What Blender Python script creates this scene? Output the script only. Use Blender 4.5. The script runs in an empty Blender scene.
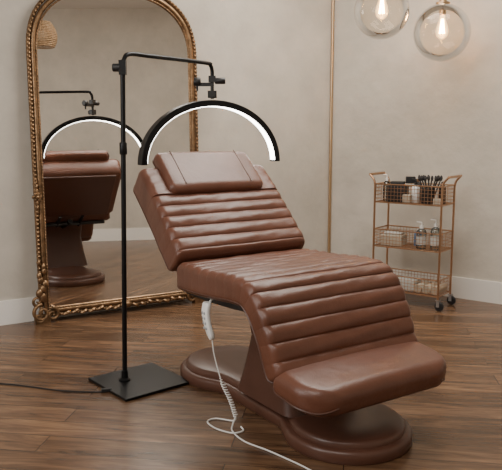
import bpy, math, random
from mathutils import Vector, Matrix
random.seed(4)
sc=bpy.context.scene
PI=math.pi
# ---------------------------------------------------------------- materials
def mat(name,col,rough=.5,metal=0.0,bump=None,emit=None,estr=0,coat=0,var=None):
    m=bpy.data.materials.new(name); m.use_nodes=True
    nt=m.node_tree; b=nt.nodes['Principled BSDF']
    b.inputs['Base Color'].default_value=(*col,1)
    b.inputs['Roughness'].default_value=rough
    b.inputs['Metallic'].default_value=metal
    if coat: b.inputs['Coat Weight'].default_value=coat; b.inputs['Coat Roughness'].default_value=.25
    if emit:
        b.inputs['Emission Color'].default_value=(*emit,1); b.inputs['Emission Strength'].default_value=estr
    tc=nt.nodes.new('ShaderNodeTexCoord')
    if var:
        n=nt.nodes.new('ShaderNodeTexNoise'); n.inputs['Scale'].default_value=var[0]; n.inputs['Detail'].default_value=8
        n.inputs['Roughness'].default_value=.62
        nt.links.new(tc.outputs['Object'],n.inputs['Vector'])
        r=nt.nodes.new('ShaderNodeValToRGB')
        r.color_ramp.elements[0].position=.32; r.color_ramp.elements[1].position=.68
        r.color_ramp.elements[0].color=(*[c*(1-var[1]) for c in col],1)
        r.color_ramp.elements[1].color=(*[min(1,c*(1+var[1])) for c in col],1)
        nt.links.new(n.outputs['Fac'],r.inputs['Fac']); nt.links.new(r.outputs['Color'],b.inputs['Base Color'])
    if bump:
        n=nt.nodes.new('ShaderNodeTexNoise'); n.inputs['Scale'].default_value=bump[0]; n.inputs['Detail'].default_value=8
        nt.links.new(tc.outputs['Object'],n.inputs['Vector'])
        bp=nt.nodes.new('ShaderNodeBump'); bp.inputs['Strength'].default_value=bump[1]; bp.inputs['Distance'].default_value=bump[2]
        nt.links.new(n.outputs['Fac'],bp.inputs['Height']); nt.links.new(bp.outputs['Normal'],b.inputs['Normal'])
    return m
M_wall=mat('plaster_wall',(.53,.485,.42),.85,bump=(5,.35,.03),var=(3.0,.10))
M_ceil=mat('ceiling_paint',(.75,.73,.69),.9)
M_base=mat('white_trim_paint',(.82,.79,.74),.45)
M_leather=mat('brown_leather',(.128,.049,.029),.37,bump=(9,.25,.02),var=(7,.12))
def leather_detail(m):
    nt=m.node_tree; b=nt.nodes['Principled BSDF']
    tc=nt.nodes.new('ShaderNodeTexCoord'); v=nt.nodes.new('ShaderNodeTexVoronoi'); v.inputs['Scale'].default_value=260
    nt.links.new(tc.outputs['Object'],v.inputs['Vector'])
    bp=nt.nodes.new('ShaderNodeBump'); bp.inputs['Strength'].default_value=.18; bp.inputs['Distance'].default_value=.002
    nt.links.new(v.outputs['Distance'],bp.inputs['Height'])
    old=b.inputs['Normal'].links[0].from_socket
    nt.links.new(old,bp.inputs['Normal']); nt.links.new(bp.outputs['Normal'],b.inputs['Normal'])
leather_detail(M_leather)
M_leather_d=mat('dark_leather',(.078,.031,.019),.42,bump=(12,.2,.01))
M_base_pl=mat('brown_base_shell',(.098,.042,.027),.36,bump=(40,.05,.003))
M_black=mat('black_metal',(.010,.010,.011),.38,.6)
M_blackp=mat('black_plastic',(.012,.012,.013),.45)
M_gold=mat('antique_gold',(.25,.155,.085),.40,.9,bump=(60,.4,.004),var=(25,.4))
M_brass=mat('brass',(.58,.41,.25),.30,1.0)
M_rose=mat('copper_metal',(.50,.30,.18),.28,1.0)
M_white=mat('white_plastic',(.8,.79,.76),.35)
M_grey=mat('grey_button',(.3,.32,.35),.5)
M_steel=mat('steel',(.45,.45,.45),.3,1.0)
M_led=mat('led_strip',(1,1,1),.4,emit=(1,.97,.9),estr=13)
M_fil=mat('filament_glow',(1,.7,.35),.4,emit=(1,.50,.14),estr=90)
M_wick=mat('wicker',(.36,.23,.12),.7,bump=(90,.6,.01))
M_label=mat('bottle_label',(.55,.55,.52),.5)
M_blue=mat('blue_cap',(.12,.25,.45),.4)
M_cream=mat('cream_box',(.50,.44,.35),.6)
M_towel=mat('dark_towel',(.04,.036,.036),.9,bump=(120,.5,.004))
def glassmat(name,tint,fac=.12,em=None):
    m=bpy.data.materials.new(name); m.use_nodes=True; nt=m.node_tree; nt.nodes.clear()
    o=nt.nodes.new('ShaderNodeOutputMaterial'); mx=nt.nodes.new('ShaderNodeMixShader')
    t=nt.nodes.new('ShaderNodeBsdfTransparent'); t.inputs['Color'].default_value=(*tint,1)
    g=nt.nodes.new('ShaderNodeBsdfGlossy'); g.inputs['Roughness'].default_value=.03
    lw=nt.nodes.new('ShaderNodeLayerWeight'); lw.inputs['Blend'].default_value=fac
    nt.links.new(lw.outputs['Fresnel'],mx.inputs[0]); nt.links.new(t.outputs[0],mx.inputs[1]); nt.links.new(g.outputs[0],mx.inputs[2])
    out=mx.outputs[0]
    if em:
        e=nt.nodes.new('ShaderNodeEmission'); e.inputs['Color'].default_value=(1,.60,.25,1); e.inputs['Strength'].default_value=em
        ad=nt.nodes.new('ShaderNodeAddShader'); nt.links.new(out,ad.inputs[0]); nt.links.new(e.outputs[0],ad.inputs[1]); out=ad.outputs[0]
    nt.links.new(out,o.inputs[0]); return m
M_glass=glassmat('clear_glass',(.965,.93,.87),.22,em=.015)
M_bulbg=glassmat('amber_bulb_glass',(1,.93,.8),.2,em=2.0)
M_clear=glassmat('clear_plastic',(.80,.84,.84),.38)
M_mirror=mat('mirror_silver',(.89,.875,.85),.015,1.0)
def floor_mat():
    m=bpy.data.materials.new('walnut_planks'); m.use_nodes=True; nt=m.node_tree; b=nt.nodes['Principled BSDF']
    tc=nt.nodes.new('ShaderNodeTexCoord'); mp=nt.nodes.new('ShaderNodeMapping'); mp.inputs['Rotation'].default_value=(0,0,math.radians(8))
    nt.links.new(tc.outputs['Object'],mp.inputs['Vector'])
    br=nt.nodes.new('ShaderNodeTexBrick'); br.inputs['Scale'].default_value=1; br.inputs['Brick Width'].default_value=1.25
    br.inputs['Row Height'].default_value=.15; br.inputs['Mortar Size'].default_value=.0022; br.inputs['Mortar Smooth'].default_value=.3
    br.offset=.37; br.inputs['Bias'].default_value=0
    br.inputs['Color1'].default_value=(0,0,0,1); br.inputs['Color2'].default_value=(1,1,1,1); br.inputs['Mortar'].default_value=(.5,.5,.5,1)
    nt.links.new(mp.outputs[0],br.inputs['Vector'])
    mp2=nt.nodes.new('ShaderNodeMapping'); mp2.inputs['Scale'].default_value=(1.3,11,1)
    nt.links.new(mp.outputs[0],mp2.inputs['Vector'])
    add=nt.nodes.new('ShaderNodeVectorMath'); add.operation='MULTIPLY_ADD'; add.inputs[1].default_value=(7,3,5)
    nt.links.new(br.outputs['Color'],add.inputs[0]); nt.links.new(mp2.outputs[0],add.inputs[2])
    n=nt.nodes.new('ShaderNodeTexNoise'); n.inputs['Scale'].default_value=2.2; n.inputs['Detail'].default_value=9; n.inputs['Roughness'].default_value=.62; n.inputs['Distortion'].default_value=.8
    nt.links.new(add.outputs[0],n.inputs['Vector'])
    r=nt.nodes.new('ShaderNodeValToRGB'); e=r.color_ramp.elements
    e[0].position=.28; e[0].color=(.050,.026,.015,1); e[1].position=.74; e[1].color=(.27,.155,.084,1)
    x=e.new(.5); x.color=(.142,.077,.042,1)
    nt.links.new(n.outputs['Fac'],r.inputs['Fac'])
    hs=nt.nodes.new('ShaderNodeMix'); hs.data_type='RGBA'; hs.blend_type='MULTIPLY'; hs.inputs[0].default_value=1
    r2=nt.nodes.new('ShaderNodeValToRGB'); r2.color_ramp.elements[0].color=(.66,.64,.62,1); r2.color_ramp.elements[1].color=(1.2,1.2,1.2,1)
    nt.links.new(br.outputs['Color'],r2.inputs['Fac'])
    nt.links.new(r.outputs['Color'],hs.inputs[6]); nt.links.new(r2.outputs['Color'],hs.inputs[7])
    mo=nt.nodes.new('ShaderNodeMix'); mo.data_type='RGBA'; mo.inputs[7].default_value=(.025,.013,.008,1)
    nt.links.new(br.outputs['Fac'],mo.inputs[0]); nt.links.new(hs.outputs[2],mo.inputs[6])
    nt.links.new(mo.outputs[2],b.inputs['Base Color'])
    b.inputs['Roughness'].default_value=.27
    bp=nt.nodes.new('ShaderNodeBump'); bp.inputs['Strength'].default_value=.12; bp.inputs['Distance'].default_value=.004
    nt.links.new(n.outputs['Fac'],bp.inputs['Height']); nt.links.new(bp.outputs['Normal'],b.inputs['Normal'])
    return m
M_floor=floor_mat()
# ---------------------------------------------------------------- builders
def link(o,parent=None):
    sc.collection.objects.link(o)
    if parent: o.parent=parent
    return o
def empty(name,loc,rotz=0,rotx=0):
    e=bpy.data.objects.new(name,None); e.location=loc; e.rotation_euler=(rotx,0,rotz); e.empty_display_size=.1
    return link(e)
def meshobj(name,V,F,m,parent=None,smooth=True,bevel=0):
    me=bpy.data.meshes.new(name); me.from_pydata([tuple(v) for v in V],[],F); me.validate(); me.update()
    me.materials.append(m)
    o=bpy.data.objects.new(name,me); link(o,parent)
    if smooth:
        for p in me.polygons: p.use_smooth=True
        try:
            me.set_sharp_from_angle(angle=math.radians(40))
        except Exception: pass
    if bevel:
        b=o.modifiers.new('b','BEVEL'); b.width=bevel; b.segments=3; b.limit_method='ANGLE'
    return o
class B:
    def __init__(s): s.V=[]; s.F=[]
    def add(s,V,F):
        k=len(s.V); s.V+= [Vector(v) for v in V]; s.F+=[[i+k for i in f] for f in F]
    def tube(s,pts,r,n=10,closed=False,caps=True):
        pts=[Vector(p) for p in pts]; N=len(pts)
        rs=r if isinstance(r,(list,tuple)) else [r]*N
        T=[]
        for i in range(N):
            if closed: t=pts[(i+1)%N]-pts[i-1]
            else: t=pts[min(i+1,N-1)]-pts[max(i-1,0)]
            T.append(t.normalized())
        up=Vector((0,0,1)) if abs(T[0].z)<.9 else Vector((0,1,0))
        nr=(up-T[0]*up.dot(T[0])).normalized()
        V=[];F=[]
        for i in range(N):
            nr=(nr-T[i]*nr.dot(T[i])).normalized(); bn=T[i].cross(nr)
            for k in range(n):
                a=2*PI*k/n; V.append(pts[i]+(nr*math.cos(a)+bn*math.sin(a))*rs[i])
        for i in range(N if closed else N-1):
            j=(i+1)%N
            for k in range(n):
                F.append([i*n+k,i*n+(k+1)%n,j*n+(k+1)%n,j*n+k])
        if not closed and caps:
            F.append(list(range(n))[::-1]); F.append([(N-1)*n+k for k in range(n)])
        s.add(V,F)
    def box(s,c,size,rz=0):
        cx,cy,cz=c; a,b,h=[x/2 for x in size]; V=[]
        for x,y,z in [(-a,-b,-h),(a,-b,-h),(a,b,-h),(-a,b,-h),(-a,-b,h),(a,-b,h),(a,b,h),(-a,b,h)]:
            V.append((cx+x*math.cos(rz)-y*math.sin(rz),cy+x*math.sin(rz)+y*math.cos(rz),cz+z))
        s.add(V,[[0,3,2,1],[4,5,6,7],[0,1,5,4],[1,2,6,5],[2,3,7,6],[3,0,4,7]])
    def lathe(s,prof,c=(0,0,0),n=28,axis=None):
        V=[];F=[];N=len(prof); R=Matrix.Identity(3)
        if axis: R=Vector((0,0,1)).rotation_difference(Vector(axis)).to_matrix()
        for r,z in prof:
            for k in range(n):
                a=2*PI*k/n; V.append(R@Vector((r*math.cos(a),r*math.sin(a),z))+Vector(c))
        for i in range(N-1):
            for k in range(n): F.append([i*n+k,i*n+(k+1)%n,(i+1)*n+(k+1)%n,(i+1)*n+k])
        if prof[0][0]>1e-5: F.append(list(range(n))[::-1])
        if prof[-1][0]>1e-5: F.append([(N-1)*n+k for k in range(n)])
        s.add(V,F)
    def ell(s,c,r,n=10,rot=None):
        if not isinstance(r,(tuple,list)): r=(r,r,r)
        V=[];F=[]; h=max(4,n//2)
        for i in range(h+1):
            t=PI*i/h
            for k in range(n):
                a=2*PI*k/n; v=Vector((math.sin(t)*math.cos(a)*r[0],math.sin(t)*math.sin(a)*r[1],math.cos(t)*r[2]))
                if rot: v=rot@v
                V.append(v+Vector(c))
        for i in range(h):
            for k in range(n): F.append([i*n+k,(i+1)*n+k,(i+1)*n+(k+1)%n,i*n+(k+1)%n])
        s.add(V,F)
    def out(s,name,m,parent=None,smooth=True,bevel=0): return meshobj(name,s.V,s.F,m,parent,smooth,bevel)
def cr(pts,n=12):
    P=[Vector(p) for p in pts]; P=[P[0]*2-P[1]]+P+[P[-1]*2-P[-2]]; out=[]
    for i in range(1,len(P)-2):
        for k in range(n):
            t=k/n; a,b,c,d=P[i-1],P[i],P[i+1],P[i+2]
            out.append(.5*((2*b)+(c-a)*t+(2*a-5*b+4*c-d)*t*t+(3*b-a-3*c+d)*t**3))
    out.append(P[-2]); return out
def resample(pts,N):
    d=[0]
    for i in range(1,len(pts)): d.append(d[-1]+(pts[i]-pts[i-1]).length)
    L=d[-1]; out=[]; j=0
    for i in range(N):
        t=L*i/(N-1)
        while j<len(d)-2 and d[j+1]<t: j+=1
        f=(t-d[j])/max(1e-9,d[j+1]-d[j]); out.append(pts[j].lerp(pts[j+1],min(1,f)))
    return out,L
# ---------------------------------------------------------------- room
H=3.1
Lp=Vector((-4.0,3.131)); C=Vector((.682,6.058)); R1=Vector((3.89,3.67)); R2=Vector((.45,-1.3)); B2=Vector((-2.7,-1.3))
poly=[Lp,C,R1,R2,B2]
def slab(name,z0,z1,m):
    cen=sum(poly,Vector((0,0)))/5; P=[p+(p-cen).normalized()*.16 for p in poly]; n=5
    V=[(p.x,p.y,z0) for p in P]+[(p.x,p.y,z1) for p in P]
    F=[list(range(n)),list(range(n,2*n))[::-1]]+[[i,(i+1)%n,n+(i+1)%n,n+i] for i in range(n)]
    return meshobj(name,V,F,m,smooth=False)
slab('floor',-.1,0,M_floor); slab('ceiling',H,H+.1,M_ceil)
names=['left','right','side','behind','far_left']
cen=sum(poly,Vector((0,0)))/5
for i in range(5):
    a=poly[i]; b=poly[(i+1)%5]; d=(b-a).normalized(); nrm=Vector((-d.y,d.x))
    if (cen-a).dot(nrm)<0: nrm=-nrm
    o=-nrm*.1
    def prism(q,h0,h1,name,m,bev=0):
        V=[(p.x,p.y,h0) for p in q]+[(p.x,p.y,h1) for p in q]
        meshobj(name,V,[[0,1,2,3][::-1],[4,5,6,7],[0,1,5,4],[1,2,6,5],[2,3,7,6],[3,0,4,7]],m,smooth=False,bevel=bev)
    prism([a,b,b+o,a+o],0,H,'wall_'+names[i],M_wall)
    t=nrm*.016
    prism([a,b,b+t,a+t],0,.165,'baseboard_'+names[i],M_base)
b=B(); p=C+Vector((0,-.022)); b.tube([(p.x,p.y,.0),(p.x,p.y,H)],.012,12); b.out('trim_1',M_brass)
# ---------------------------------------------------------------- mirror
mr=empty('floor_mirror',(-.905,4.915,0),math.radians(29.8),-math.radians(1.3))
def outline(a,zb,zs,zt,n=40):
    pts=[(-a,zb)]
    k=30
    for i in range(1,k): pts.append((-a,zb+(zs-zb)*i/k))
    for i in range(n+1):
        t=PI-PI*i/n; c,s_=math.cos(t),math.sin(t)
        pts.append((a*math.copysign(abs(c)**.80,c),zs+(zt-zs)*abs(s_)**.80))
    for i in range(1,k): pts.append((a,zs+(zb-zs)*i/k))
    pts.append((a,zb))
    for i in range(1,16): pts.append((a-2*a*i/16,zb))
    return pts
ol=outline(.565,.08,1.80,2.25)
n=len(ol)
V=[(x,-.002,z) for x,z in ol]
g=meshobj('mirror_glass',V,[list(range(n))],M_mirror,mr,smooth=False)
b=B(); V=[(x,.004,z) for x,z in ol]+[(x,.02,z) for x,z in ol]
b.add(V,[list(range(n)),list(range(n,2*n))[::-1]]+[[i,(i+1)%n,n+(i+1)%n,n+i] for i in range(n)]); b.out('backing_board',M_blackp,mr,smooth=False)
b=B(); b.tube([(x,0,z) for x,z in ol],.017,12,closed=True)
ol2=outline(.594,.052,1.80,2.285); b.tube([(x,.004,z) for x,z in ol2],.014,10,closed=True)
ol3=outline(.545,.10,1.79,2.225); b.tube([(x,-.008,z) for x,z in ol3],.006,8,closed=True)
b.out('frame',M_gold,mr)
b=B()
def beads(o,y,r,sp):
    P=[Vector((x,y,z)) for x,z in o]; P.append(P[0]); q,L=resample(P,300); q,L=resample(P,int(L/sp))
    for v in q: b.ell(v,r,8)
beads(ol2,-.010,.0115,.027); beads(ol3,-.014,.0055,.02)
b.out('beading',M_gold,mr)
b=B()
def spiral(cx,cz,r0,turns,dirn,a0,y=-.02,rt=.014):
    pts=[];rs=[];N=36
    for i in range(N):
        t=i/(N-1); a=a0+dirn*turns*2*PI*t; r=r0*(1-.85*t); pts.append((cx+r*math.cos(a),y,cz+r*math.sin(a))); rs.append(rt*(1-.45*t))
    b.tube(pts,rs,8)
for s in (-1,1):
    spiral(s*.595,.075,.062,1.4,-s,PI/2)
    spiral(s*.525,.06,.045,1.3,s,PI/2,rt=.012)
    spiral(s*.62,.16,.035,1.2,s,-PI/2,rt=.011)
    spiral(s*.615,.045,.036,1.2,s,0,rt=.011)
    for k in range(9):
        a=k/8; b.ell((s*(.585+.02*math.sin(k*1.7)),-.02,.18+.12*a*2),( .028*(1-.5*a),.018,.035*(1-.3*a)),10)
    for k in range(6):
        a=2*PI*k/6; b.ell((s*.59+.022*math.cos(a),-.024,.86+.022*math.sin(a)),(.014,.012,.014),8)
    b.ell((s*.59,-.032,.86),.014,10)
    for k in (1,2,3): b.ell((s*.59,-.02,.86+.03*k+.01),(.016-.003*k,.012,.02),8); b.ell((s*.59,-.02,.85-.03*k),(.016-.003*k,.012,.02),8)
    for k in range(7):
        x=s*(.43-.06*k); b.ell((x,-.018,.055+.006*math.sin(k*2)),(.03,.014,.013),8,Matrix.Rotation(s*.4,3,'Y'))
for k in range(7):
    a=PI*(k+.5)/7; b.ell((.07*math.cos(a),-.02,2.29+.06*math.sin(a)),(.022,.014,.045),10,Matrix.Rotation(PI/2-a,3,'Y'))
b.ell((0,-.02,.06),(.05,.02,.025),12)
for s in (-1,1): b.box((s*.59,.0,.022),(.10,.055,.044))
b.out('ornaments',M_gold,mr)
# ---------------------------------------------------------------- treatment chair
ch=empty('leather_treatment_chair',(.13,3.27,0),math.radians(-56.5))
def section(hw,ht,r,nt=26,ns=4,nc=7):
    r=min(r,ht*.98,hw*.98); pts=[]
    def seg(a,b_,n,nrm):
        for i in range(n): t=i/n; pts.append((a[0]+(b_[0]-a[0])*t,a[1]+(b_[1]-a[1])*t,*nrm))
    def arc(cx,cy,a0):
        for i in range(nc):
            a=a0-PI/2*i/nc; pts.append((cx+r*math.cos(a),cy+r*math.sin(a),math.cos(a),math.sin(a)))
    seg((-hw+r,ht),(hw-r,ht),nt,(0,1)); arc(hw-r,ht-r,PI/2)
    seg((hw,ht-r),(hw,-ht+r),ns,(1,0)); arc(hw-r,-ht+r,0)
    seg((hw-r,-ht),(-hw+r,-ht),8,(0,-1)); arc(-hw+r,-ht+r,-PI/2)
    seg((-hw,-ht+r),(-hw,ht-r),ns,(-1,0)); arc(-hw+r,ht-r,PI)
    return pts
def cushion(name,path,W,T,rad=.035,end_r=(.04,.04),plan=(.05,.05),ribs=None,amp=.014,puff=0,N=220,m=M_leather,pipe=True):
    q,L=resample(cr([Vector((s,0,z)) for s,z in path],16),N)
    V=[];F=[];K=None; edges=([],[])
    for i,p in enumerate(q):
        u=L*i/(N-1); t=(q[min(i+1,N-1)]-q[max(0,i-1)]).normalized(); nn=Vector((-t.z,0,t.x))
        fe=1; hw=W(u/L)/2 if callable(W) else W/2
        for d,er,pr in ((u,end_r[0],plan[0]),(L-u,end_r[1],plan[1])):
            if d<er: fe*=math.sqrt(max(0,1-(1-d/er)**2))
            if d<pr: hw-=pr*(1-math.sqrt(max(0,1-(1-d/pr)**2)))
        TT=T(u/L) if callable(T) else T
        ht=max(.004,TT/2*(.25+.75*fe)); rib=0
        if ribs:
            for (u0,u1,k) in ribs:
                if u0<=u<=u1:
                    ph=(u-u0)/(u1-u0)*k; rib=amp*(abs(math.sin(PI*ph))**.42-1)
        S=section(hw,ht,rad); K=len(S)
        for (x,y,nx,ny) in S:
            off=0
            if ny>0:
                off=rib*ny*ny+puff*ny*(1-(x/hw)**2)*fe
                if ribs: off+=.0018*math.sin(x*23+u*41)*math.sin(x*11-u*63)*fe*ny+.0007*math.sin(x*57+u*90)*ny*fe
            if nx!=0 and ny>-.2 and rib: 
                x=x+ (rib*.35 if x>0 else -rib*.35)*max(0,ny+.2)
            P=p-nn*(TT/2)+nn*(y+off); V.append((P.x,x,P.z))
        for k,sg in ((0,-1),(1,1)):
            P=p-nn*(TT/2)+nn*(-ht+rad*.55); edges[k].append((P.x,sg*(hw-rad*.1),P.z))
    for i in range(N-1):
        for k in range(K): F.append([i*K+k,i*K+(k+1)%K,(i+1)*K+(k+1)%K,(i+1)*K+k])
    F.append(list(range(K))[::-1]); F.append([(N-1)*K+k for k in range(K)])
    o=meshobj(name,V,F,m,ch)
    if pipe:
        b=B()
        for e in edges: b.tube(e[3:-3:3],.0045,6)
        b.out(name+'_piping',M_leather_d,ch)
    return o
cushion('backrest',[(-.71,1.125),(-.59,1.025),(-.46,.910),(-.36,.812),(-.258,.715)],.78,.175,ribs=[(.225,.645,6)],amp=.014,plan=(.05,.02),end_r=(.05,.04),N=320)
cushion('seat_and_leg_rest',[(-.315,.672),(-.22,.677),(-.08,.682),(.08,.692),(.22,.70),(.33,.688),(.42,.62),(.49,.51),(.535,.40),(.565,.345)],
        lambda t:.78+.03*math.sin(PI*t),lambda t:.145-.03*t,ribs=[(.02,1.08,14)],plan=(.03,.03),amp=.016,N=460)
cushion('footrest',[(.50,.372),(.57,.368),(.66,.357),(.785,.338)],.79,.115,plan=(.03,.15),end_r=(.05,.06),puff=.010,rad=.045)
cushion('head_pillow',[(-.735,1.193),(-.68,1.150),(-.60,1.080),(-.515,1.003)],.58,.07,plan=(.04,.04),end_r=(.045,.045),puff=.008,rad=.028,amp=.0)
b=B()
for x in (-.20,.20):
    pts=cr([(-.72,x,1.189),(-.68,x,1.155),(-.60,x,1.085),(-.535,x,1.028)],6); b.tube(pts,.0025,6)
b.out('pillow_seams',M_leather_d,ch)
def shell(name,path,hw,th,m):
    b=B(); P=cr([Vector((s,0,z)) for s,z in path],6); V=[];F=[]
    for i,p in enumerate(P):
        t=(P[min(i+1,len(P)-1)]-P[max(0,i-1)]).normalized(); nn=Vector((-t.z,0,t.x))
        for y,o in ((-hw,0),(hw,0),(hw,-th),(-hw,-th)): V.append((p.x+nn.x*o,y,p.z+nn.z*o))
    for i in range(len(P)-1):
        for k in range(4): F.append([i*4+k,i*4+(k+1)%4,(i+1)*4+(k+1)%4,(i+1)*4+k])
    F+= [[3,2,1,0],[len(V)-4+k for k in range(4)]]
    b.add(V,F); return b.out(name,m,ch,bevel=.006)
shell('back_pan',[(-.79,.97),(-.63,.825),(-.50,.69),(-.42,.615)],.33,.02,M_leather_d)
shell('seat_pan',[(-.32,.537),(-.1,.54),(.1,.55),(.25,.56),(.33,.545)],.33,.03,M_blackp)
b=B()
lv=[(.085,-.06,.40,.22),(.20,-.03,.36,.20),(.36,.0,.33,.18),(.46,-.02,.36,.19),(.545,-.06,.38,.21)]
V=[];F=[];K=0
for z,s0,s1,hw in lv:
    S=section((s1-s0)/2,hw,.06,8,6,6); K=len(S)
    for x,y,nx,ny in S: V.append(((s0+s1)/2+x,y,z))
for i in range(len(lv)-1):
    for k in range(K): F.append([i*K+k,(i+1)*K+k,(i+1)*K+(k+1)%K,i*K+(k+1)%K])
F.append([(len(lv)-1)*K+k for k in range(K)])
b.add(V,F); b.out('pedestal',M_leather_d,ch)
def baseprof(r,c,waist,n=44):
    top=[]
    for i in range(n+1):
        t=PI*i/n; s=-math.cos(t)*(c+r)
        def lobe(cc):
            d=(s-cc)/r; return r*math.sqrt(1-d*d) if abs(d)<1 else 0
        w=waist if abs(s)<c else 0
        l=[lobe(-c),lobe(c),w]; p=7
        hw=sum(x**p for x in l)**(1/p); top.append((s,hw))
    top[0]=(-c-r,0); top[-1]=(c+r,0)
    return [(s,-h) for s,h in top[:-1]]+[(s,h) for s,h in top[::-1][:-1]]
def baselvl(levels,name,c,m):
    b=B(); V=[];F=[]
    for r,w,z in levels:
        P=baseprof(r,c,w); K=len(P)
        V+=[(x+.04,y,z) for x,y in P]
    for i in range(len(levels)-1):
        for k in range(K): F.append([i*K+k,i*K+(k+1)%K,(i+1)*K+(k+1)%K,(i+1)*K+k])
    F.append(list(range(K))[::-1]); F.append([(len(levels)-1)*K+k for k in range(K)])
    b.add(V,F); b.out(name,m,ch)
c0=.475
baselvl([(.265,.19,0),(.27,.195,.008),(.27,.195,.042),(.264,.19,.052),(.252,.18,.057)],'base_lower',c0,M_base_pl)
baselvl([(.24,.17,.055),(.24,.17,.072),(.233,.163,.081),(.22,.15,.087),(.10,.08,.092)],'base_upper',c0,M_base_pl)
DX=.14
b=B(); V=[];F=[]
P=[Vector((-.15+DX,-.385,.535)),Vector((-.143+DX,-.397,.49)),Vector((-.125+DX,-.397,.435)),Vector((-.105+DX,-.388,.375))]
q=cr(P,6); nq=len(q)
for i,p in enumerate(q):
    f=i/(nq-1); hw=.026*(1-.25*f)*(math.sqrt(1-(1-min(1,f*6+.35))**2)); ht=.013
    if f>.85: hw*=math.sqrt(max(.1,1-((f-.85)/.15)**2*.9))
    for x,y,nx,ny in section(hw,ht,.01,3,2,4): V.append((p.x+x,p.y+y,p.z))
K=len(section(.02,.012,.01,3,2,4))
for i in range(nq-1):
    for k in range(K): F.append([i*K+k,(i+1)*K+k,(i+1)*K+(k+1)%K,i*K+(k+1)%K])
F+= [list(range(K)),[(nq-1)*K+k for k in range(K)][::-1]]
b.add(V,F); b.tube([(-.145+DX,-.375,.535),(-.145+DX,-.36,.55),(-.145+DX,-.32,.548)],.006,8)
b.out('hand_remote',M_white,ch)
b=B()
for i in range(4):
    for s in (-1,1): b.ell((-.142+DX+i*.005+s*.009,-.411,.49-i*.022),(.006,.003,.007),8)
b.out('remote_buttons',M_grey,ch)
b=B(); pts=[]
ax=cr([(-.105+DX,-.388,.375),(-.09+DX,-.385,.30),(-.05+DX,-.375,.20),(-.01+DX,-.35,.11),(.0+DX,-.33,.035)],12); q,L=resample(ax,420)
for i,p in enumerate(q):
    t=i/419; r=.009*min(1,max(0,(t-.45)*8)) ; a=i*2*PI/14
    pts.append((p.x+r*math.cos(a),p.y+r*math.sin(a),p.z))
b.tube(pts,.0028,6)
ex0,ey0=.0+DX,-.33
b.tube(cr([(ex0,ey0,.035),(ex0-.02,ey0+.0,.008),(ex0-.09,ey0-.05,.005),(ex0-.08,ey0-.10,.005),(ex0+.0,ey0-.105,.005),(ex0+.08,ey0-.07,.005),(ex0+.09,ey0-.02,.006),(ex0+.05,ey0-.005,.007)],10),.0035,6)
b.tube(cr([(ex0,ey0,.035),(ex0+.02,ey0-.03,.009),(ex0+.07,ey0-.06,.005),(.32,ey0-.07,.005),(.45,-.365,.005),(.60,-.335,.005),(.74,-.31,.005),(.86,-.22,.005),(.96,-.10,.005),(1.25,.07,.005)],10),.0035,6)
b.out('remote_cord',M_white,ch)
b=B(); b.tube([(-.25,-.1,.50),(-.44,-.1,.60)],.015); b.tube([(-.25,.1,.50),(-.44,.1,.60)],.015); b.tube([(0.0,0,.47),(-.38,0,.55)],.022)
b.out('recline_actuator',M_black,ch)
# ---------------------------------------------------------------- half moon lamp
px,py=-.655,3.483
lm=empty('half_moon_floor_lamp',(px,py,0),0)
tx=.032
b=B(); b.box((.075,.01,.009),(.39,.39,.014),math.radians(40)); b.out('base_plate',M_black,lm,smooth=False,bevel=.004)
b=B(); b.tube([(0,0,.014),(tx,0,1.60)],.0125,14); b.lathe([(.03,.015),(.03,.022),(.018,.03),(.016,.07)],n=20)
b.lathe([(.0165,1.18),(.019,1.185),(.019,1.235),(.0165,1.24)],(tx*.75,0,0),n=18)
b.box((tx,0,1.60),(.034,.034,.07)); b.out('pole',M_black,lm)
ex,ey=.435,.567
e=Vector((ex,ey,0)); p0=Vector((tx,0,0)); d=(e-p0).normalized(); L=(e-p0).length
def Z(z): return Vector((0,0,z))
b=B()
b.tube(cr([p0+Z(1.59),p0+d*.01+Z(1.64),p0+d*.05+Z(1.668),p0+d*.2+Z(1.67),p0+d*(L-.06)+Z(1.67),p0+d*(L-.015)+Z(1.66),e+Z(1.63),e+Z(1.585)],8),.011,12)
b.out('boom_arm',M_black,lm)
b=B()
b.tube([e+Z(1.59),e+Z(1.475)],.010,12)
b.box(tuple(e+Z(1.585)),(.04,.04,.035)); b.box(tuple(e+Vector((-.035,-.0,1.555))),(.09,.022,.02)); b.lathe([(.02,-.02),(.024,-.015),(.024,.015),(.02,.02)],tuple(e+Vector((-.085,0,1.57))),14,(1,0,0))
b.lathe([(.014,-.03),(.018,-.025),(.018,.025),(.014,.03)],tuple(e+Vector((.045,0,1.575))),14,(1,0,0))
b.tube([e+Vector((-.085,0,1.57)),e+Vector((-.085,0,1.52))],.006,8)
b.box(tuple(e+Z(1.50)),(.05,.03,.04)); b.lathe([(.02,-.012),(.02,.012)],tuple(e+Vector((0,-.025,1.50))),14,(0,1,0))
b.lathe([(.016,-.02),(.02,-.016),(.02,.016),(.016,.02)],(tx-.03,0,1.60),14,(1,0,0))
b.out('clamp_joint',M_blackp,lm)
fa=math.radians(34); ad=Vector((math.cos(fa),math.sin(fa),0)); an=Vector((math.sin(fa),-math.cos(fa),0))
cz=1.112; A=.46; Bh=.356
def arcband(rin,rout,y0,y1,t0,t1,N=72):
    V=[];F=[]
    for i in range(N+1):
        t=t0+(t1-t0)*i/N; c,s=math.cos(t),math.sin(t)
        for r,y in ((rout,y0),(rout,y1),(rin,y1),(rin,y0)):
            V.append(e+ad*((A-(.0425-r))*c)+Z(cz+(Bh-(.0425-r))*s)+an*y)
    for i in range(N):
        for k in range(4): F.append([i*4+k,i*4+(k+1)%4,(i+1)*4+(k+1)%4,(i+1)*4+k])
    F+=[[3,2,1,0],[N*4+k for k in range(4)]]
    return V,F
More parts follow.
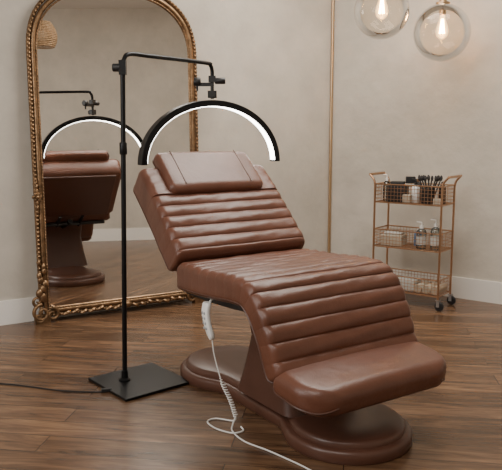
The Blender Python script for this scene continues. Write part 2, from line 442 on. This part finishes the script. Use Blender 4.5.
b=B(); b.add(*arcband(.008,.0425,-.028,.028,0,PI)); b.out('arc_housing',M_black,lm,bevel=.003)
b=B(); b.add(*arcband(.0045,.0085,-.022,.022,.03,PI-.03)); b.out('led_diffuser',M_led,lm)
b=B(); b.tube(cr([(-.06,-.13,.012),(-.10,-.14,.005),(-.3,-.12,.005),(-.6,-.03,.005),(-1.0,.03,.005),(-1.5,.15,.005)],10),.004,6); b.box((-.07,-.13,.012),(.05,.022,.016),.3)
b.out('power_cable',M_blackp,lm)
# ---------------------------------------------------------------- cart
ct=empty('rolling_wire_cart',(1.215,5.20,0),math.radians(-36.7))
LX,LY=.262,.12
b=B()
for sx in (-1,1):
    for sy in (-1,1):
        b.tube([(sx*LX,sy*LY,.075),(sx*LX,sy*LY,.90)],.008,10)
        b.tube(cr([(sx*LX,sy*LY,.89),(sx*(LX+.01),sy*LY,.93),(sx*(LX+.045),sy*LY,.97)],5),.008,10)
    b.tube([(sx*(LX+.045),-LY,.97),(sx*(LX+.045),LY,.97)],.010,10)
tiers=[(.10,.22),(.43,.56),(.765,.90)]
for z0,z1 in tiers:
    for z in (z0,z1):
        b.tube([(-LX,-LY,z),(LX,-LY,z),(LX,LY,z),(-LX,LY,z)],.005,8,closed=True)
b.out('cart_frame',M_rose,ct)
b=B()
for z0,z1 in tiers:
    nx=20
    for i in range(nx+1):
        x=-LX+2*LX*i/nx; b.tube([(x,-LY,z1),(x,-LY,z0),(x,LY,z0),(x,LY,z1)],.0019,5)
    ny=10
    for i in range(1,ny):
        y=-LY+2*LY*i/ny; b.tube([(-LX,y,z1),(-LX,y,z0),(LX,y,z0),(LX,y,z1)],.0019,5)
    for k in range(1,5):
        z=z0+(z1-z0)*k/5; b.tube([(-LX,-LY,z),(LX,-LY,z),(LX,LY,z),(-LX,LY,z)],.0019,5,closed=True)
b.out('wire_baskets',M_rose,ct)
b=B(); b2=B()
for sx in (-1,1):
    for sy in (-1,1):
        x,y=sx*LX,sy*LY
        b.lathe([(.03,-.010),(.034,-.006),(.034,.006),(.03,.010)],(x+.012,y,.034),18,(0,1,0))
        b2.box((x+.006,y-.015,.055),(.022,.003,.05)); b2.box((x+.006,y+.015,.055),(.022,.003,.05)); b2.box((x+.003,y,.078),(.03,.034,.006))
b.out('caster_wheels',M_blackp,ct); b2.out('caster_forks',M_steel,ct,smooth=False)
def bottle(x,y,z,r,h,body,cap,pump=False,nm='bottle'):
    b=B(); b.lathe([(r*.9,0),(r,.005),(r,h*.7),(r*.85,h*.8),(r*.35,h*.87),(r*.35,h*.9)],(x,y,z),20); b.out(nm+'_body',body,ct)
    b=B(); b.lathe([(r*.42,h*.88),(r*.42,h),(r*.2,h*1.0)],(x,y,z),14)
    if pump: b.tube([(x,y,z+h),(x,y,z+h*1.14),(x-r*1.1,y,z+h*1.15)],.005,8)
    b.out(nm+'_cap',cap,ct)
bottle(.09,-.05,.434,.036,.17,M_clear,M_white,True,'sanitizer'); bottle(.19,-.03,.434,.036,.19,M_clear,M_white,True,'sanitizer')
b=B(); b.lathe([(.037,.03),(.037,.09)],(.09,-.05,.434),20); b.lathe([(.037,.03),(.037,.10)],(.19,-.03,.434),20); b.out('bottle_labels',M_label,ct)
bottle(.02,.05,.434,.028,.13,M_blue,M_white,False,'lotion')
b=B(); b.box((-.15,.0,.475),(.16,.15,.08),.1); b.out('cotton_box',M_cream,ct,smooth=False,bevel=.004)
b=B(); b.box((-.15,.0,.525),(.13,.12,.018),.2); b.out('folded_cloth',M_label,ct,bevel=.006)
b=B(); b.box((-.12,-.03,.83),(.14,.12,.12),.15); b.box((-.12,-.03,.905),(.10,.09,.03),.3); b.box((-.05,.04,.93),(.07,.05,.05),.5); b.out('black_organizer',M_blackp,ct,smooth=False,bevel=.004)
b=B()
for k in range(12):
    a=random.uniform(-.35,.35); c_=random.uniform(-.2,.2); x=.12+random.uniform(-.03,.03); y=-.03+random.uniform(-.03,.03)
    b.tube([(x,y,.77),(x+a*.2,y+c_*.2,.94)],.005,6); b.ell((x+a*.22,y+c_*.22,.955),(.011,.011,.022),8)
b.out('makeup_brushes',M_towel,ct)
b=B(); b.lathe([(.045,.768),(.047,.77),(.05,.88),(.046,.88)],(.12,-.03,0),20); b.out('brush_pot',M_blackp,ct)
bottle(.21,.02,.768,.026,.16,M_blackp,M_blackp,False,'spray'); bottle(.02,-.02,.768,.03,.15,M_white,M_blackp,True,'pump')
bottle(-.225,.0,.768,.026,.17,M_clear,M_white,True,'mist'); bottle(.0,.06,.768,.028,.17,M_towel,M_rose,False,'oil')
b=B(); b.box((-.02,-.08,.80),(.06,.04,.06)); b.box((.21,-.07,.79),(.06,.04,.045),.3); b.out('small_jars',M_cream,ct,bevel=.006)
b=B(); b.box((-.05,.0,.145),(.20,.16,.08),.05); b.out('glove_box',M_label,ct,smooth=False,bevel=.004)
b=B()
for k in range(3): b.lathe([(.005,-.09),(.03,-.09),(.032,-.08),(.032,.08),(.03,.09)],(.09+k*.066,0,.136),16,(0,1,0))
b.out('rolled_towels',M_cream,ct)
# ---------------------------------------------------------------- pendants
def pendant(x,y,z,r):
    p=empty('glass_globe_pendant',(x,y,z))
    b=B(); pr=[]
    for i in range(33):
        t=.22+(PI-.22)*i/32; pr.append((max(0,r*math.sin(t)) if i<32 else 0,r*math.cos(t)))
    b.lathe(pr,n=48); b.out('glass_globe',M_glass,p)
    b=B(); zt=r*math.cos(.22)
    b.lathe([(.0,zt+.085),(.014,zt+.085),(.018,zt+.07),(.026,zt+.06),(.026,zt+.02),(.05,zt+.012),(.05,zt-.006),(.024,zt-.01),(.024,zt-.07),(.018,zt-.075),(0,zt-.075)],n=28); b.out('brass_socket',M_brass,p)
    b=B(); b.tube([(0,0,zt+.08),(0,0,H-z-.02)],.004,8); b.out('cord',M_blackp,p)
    b=B(); b.lathe([(.06,H-z-.025),(.062,H-z-.02),(.062,H-z-.001)],n=28); b.out('canopy',M_brass,p)
    b=B(); z0=zt-.075; k=1.3; b.lathe([(.014*k,z0),(.016*k,z0-.02*k),(.03*k,z0-.06*k),(.034*k,z0-.085*k),(.028*k,z0-.11*k),(.012*k,z0-.125*k),(0,z0-.128*k)],n=24); b.out('bulb_envelope',M_bulbg,p)
    b=B()
    for j in range(6):
        a=2*PI*j/6; b.tube([(.006*math.cos(a),.006*math.sin(a),z0-.025),(.018*math.cos(a),.018*math.sin(a),z0-.125)],.0038,6)
    b.out('filament',M_fil,p)
pendant(1.348,5.10,1.98,.198); pendant(.892,4.95,2.103,.187)
w=empty('wicker_pendant_lamp',(.56,2.67,2.38))
b=B()
for k in range(15):
    t=k/14; r=.055+.10*math.sin(PI*(.15+.6*t)); z=.13-.24*t
    b.tube([(r*math.cos(a*PI/12),r*math.sin(a*PI/12),z) for a in range(24)],.006,6,closed=True)
for a in range(24):
    pts=[]
    for k in range(15):
        t=k/14; r=.055+.10*math.sin(PI*(.15+.6*t)); pts.append((r*math.cos(a*PI/12),r*math.sin(a*PI/12),.13-.24*t))
    b.tube(pts,.003,5)
b.out('woven_shade',M_wick,w)
b=B(); b.tube([(0,0,.06),(0,0,H-2.38)],.004,8); b.lathe([(.02,.05),(.02,.13),(.10,.135),(.10,.14)],n=20); b.lathe([(.05,H-2.38-.02),(.05,H-2.38-.001)],n=20); b.out('cord_and_canopy',M_blackp,w)
# ---------------------------------------------------------------- lights
def area(name,loc,tgt,size,pw,col):
    l=bpy.data.lights.new(name,'AREA'); l.energy=pw; l.color=col; l.shape='RECTANGLE'; l.size=size[0]; l.size_y=size[1]
    o=bpy.data.objects.new(name,l); o.location=loc; link(o)
    o.rotation_euler=(Vector(tgt)-Vector(loc)).to_track_quat('-Z','Y').to_euler(); return o
area('ceiling_light',(.6,4.0,3.07),(.5,3.8,0),(1.8,1.8),120,(1,.945,.865))
area('ceiling_light',(-.8,.8,3.05),(-.5,1.8,0),(1.6,1.6),85,(1,.95,.88))
area('window_light',(-2.6,1.2,1.9),(.2,3.6,.9),(1.4,1.6),50,(1,.98,.95))
wd=bpy.data.worlds.new('world'); sc.world=wd; wd.use_nodes=True
wd.node_tree.nodes['Background'].inputs[0].default_value=(1,.95,.88,1); wd.node_tree.nodes['Background'].inputs[1].default_value=.15
# ---------------------------------------------------------------- camera
cam=bpy.data.cameras.new('camera'); cam.sensor_width=36; cam.lens=36*700/502; cam.clip_start=.05
co=bpy.data.objects.new('camera',cam); link(co); co.location=(0,0,1.3); co.rotation_euler=(math.radians(90-8.53),0,0)
sc.camera=co
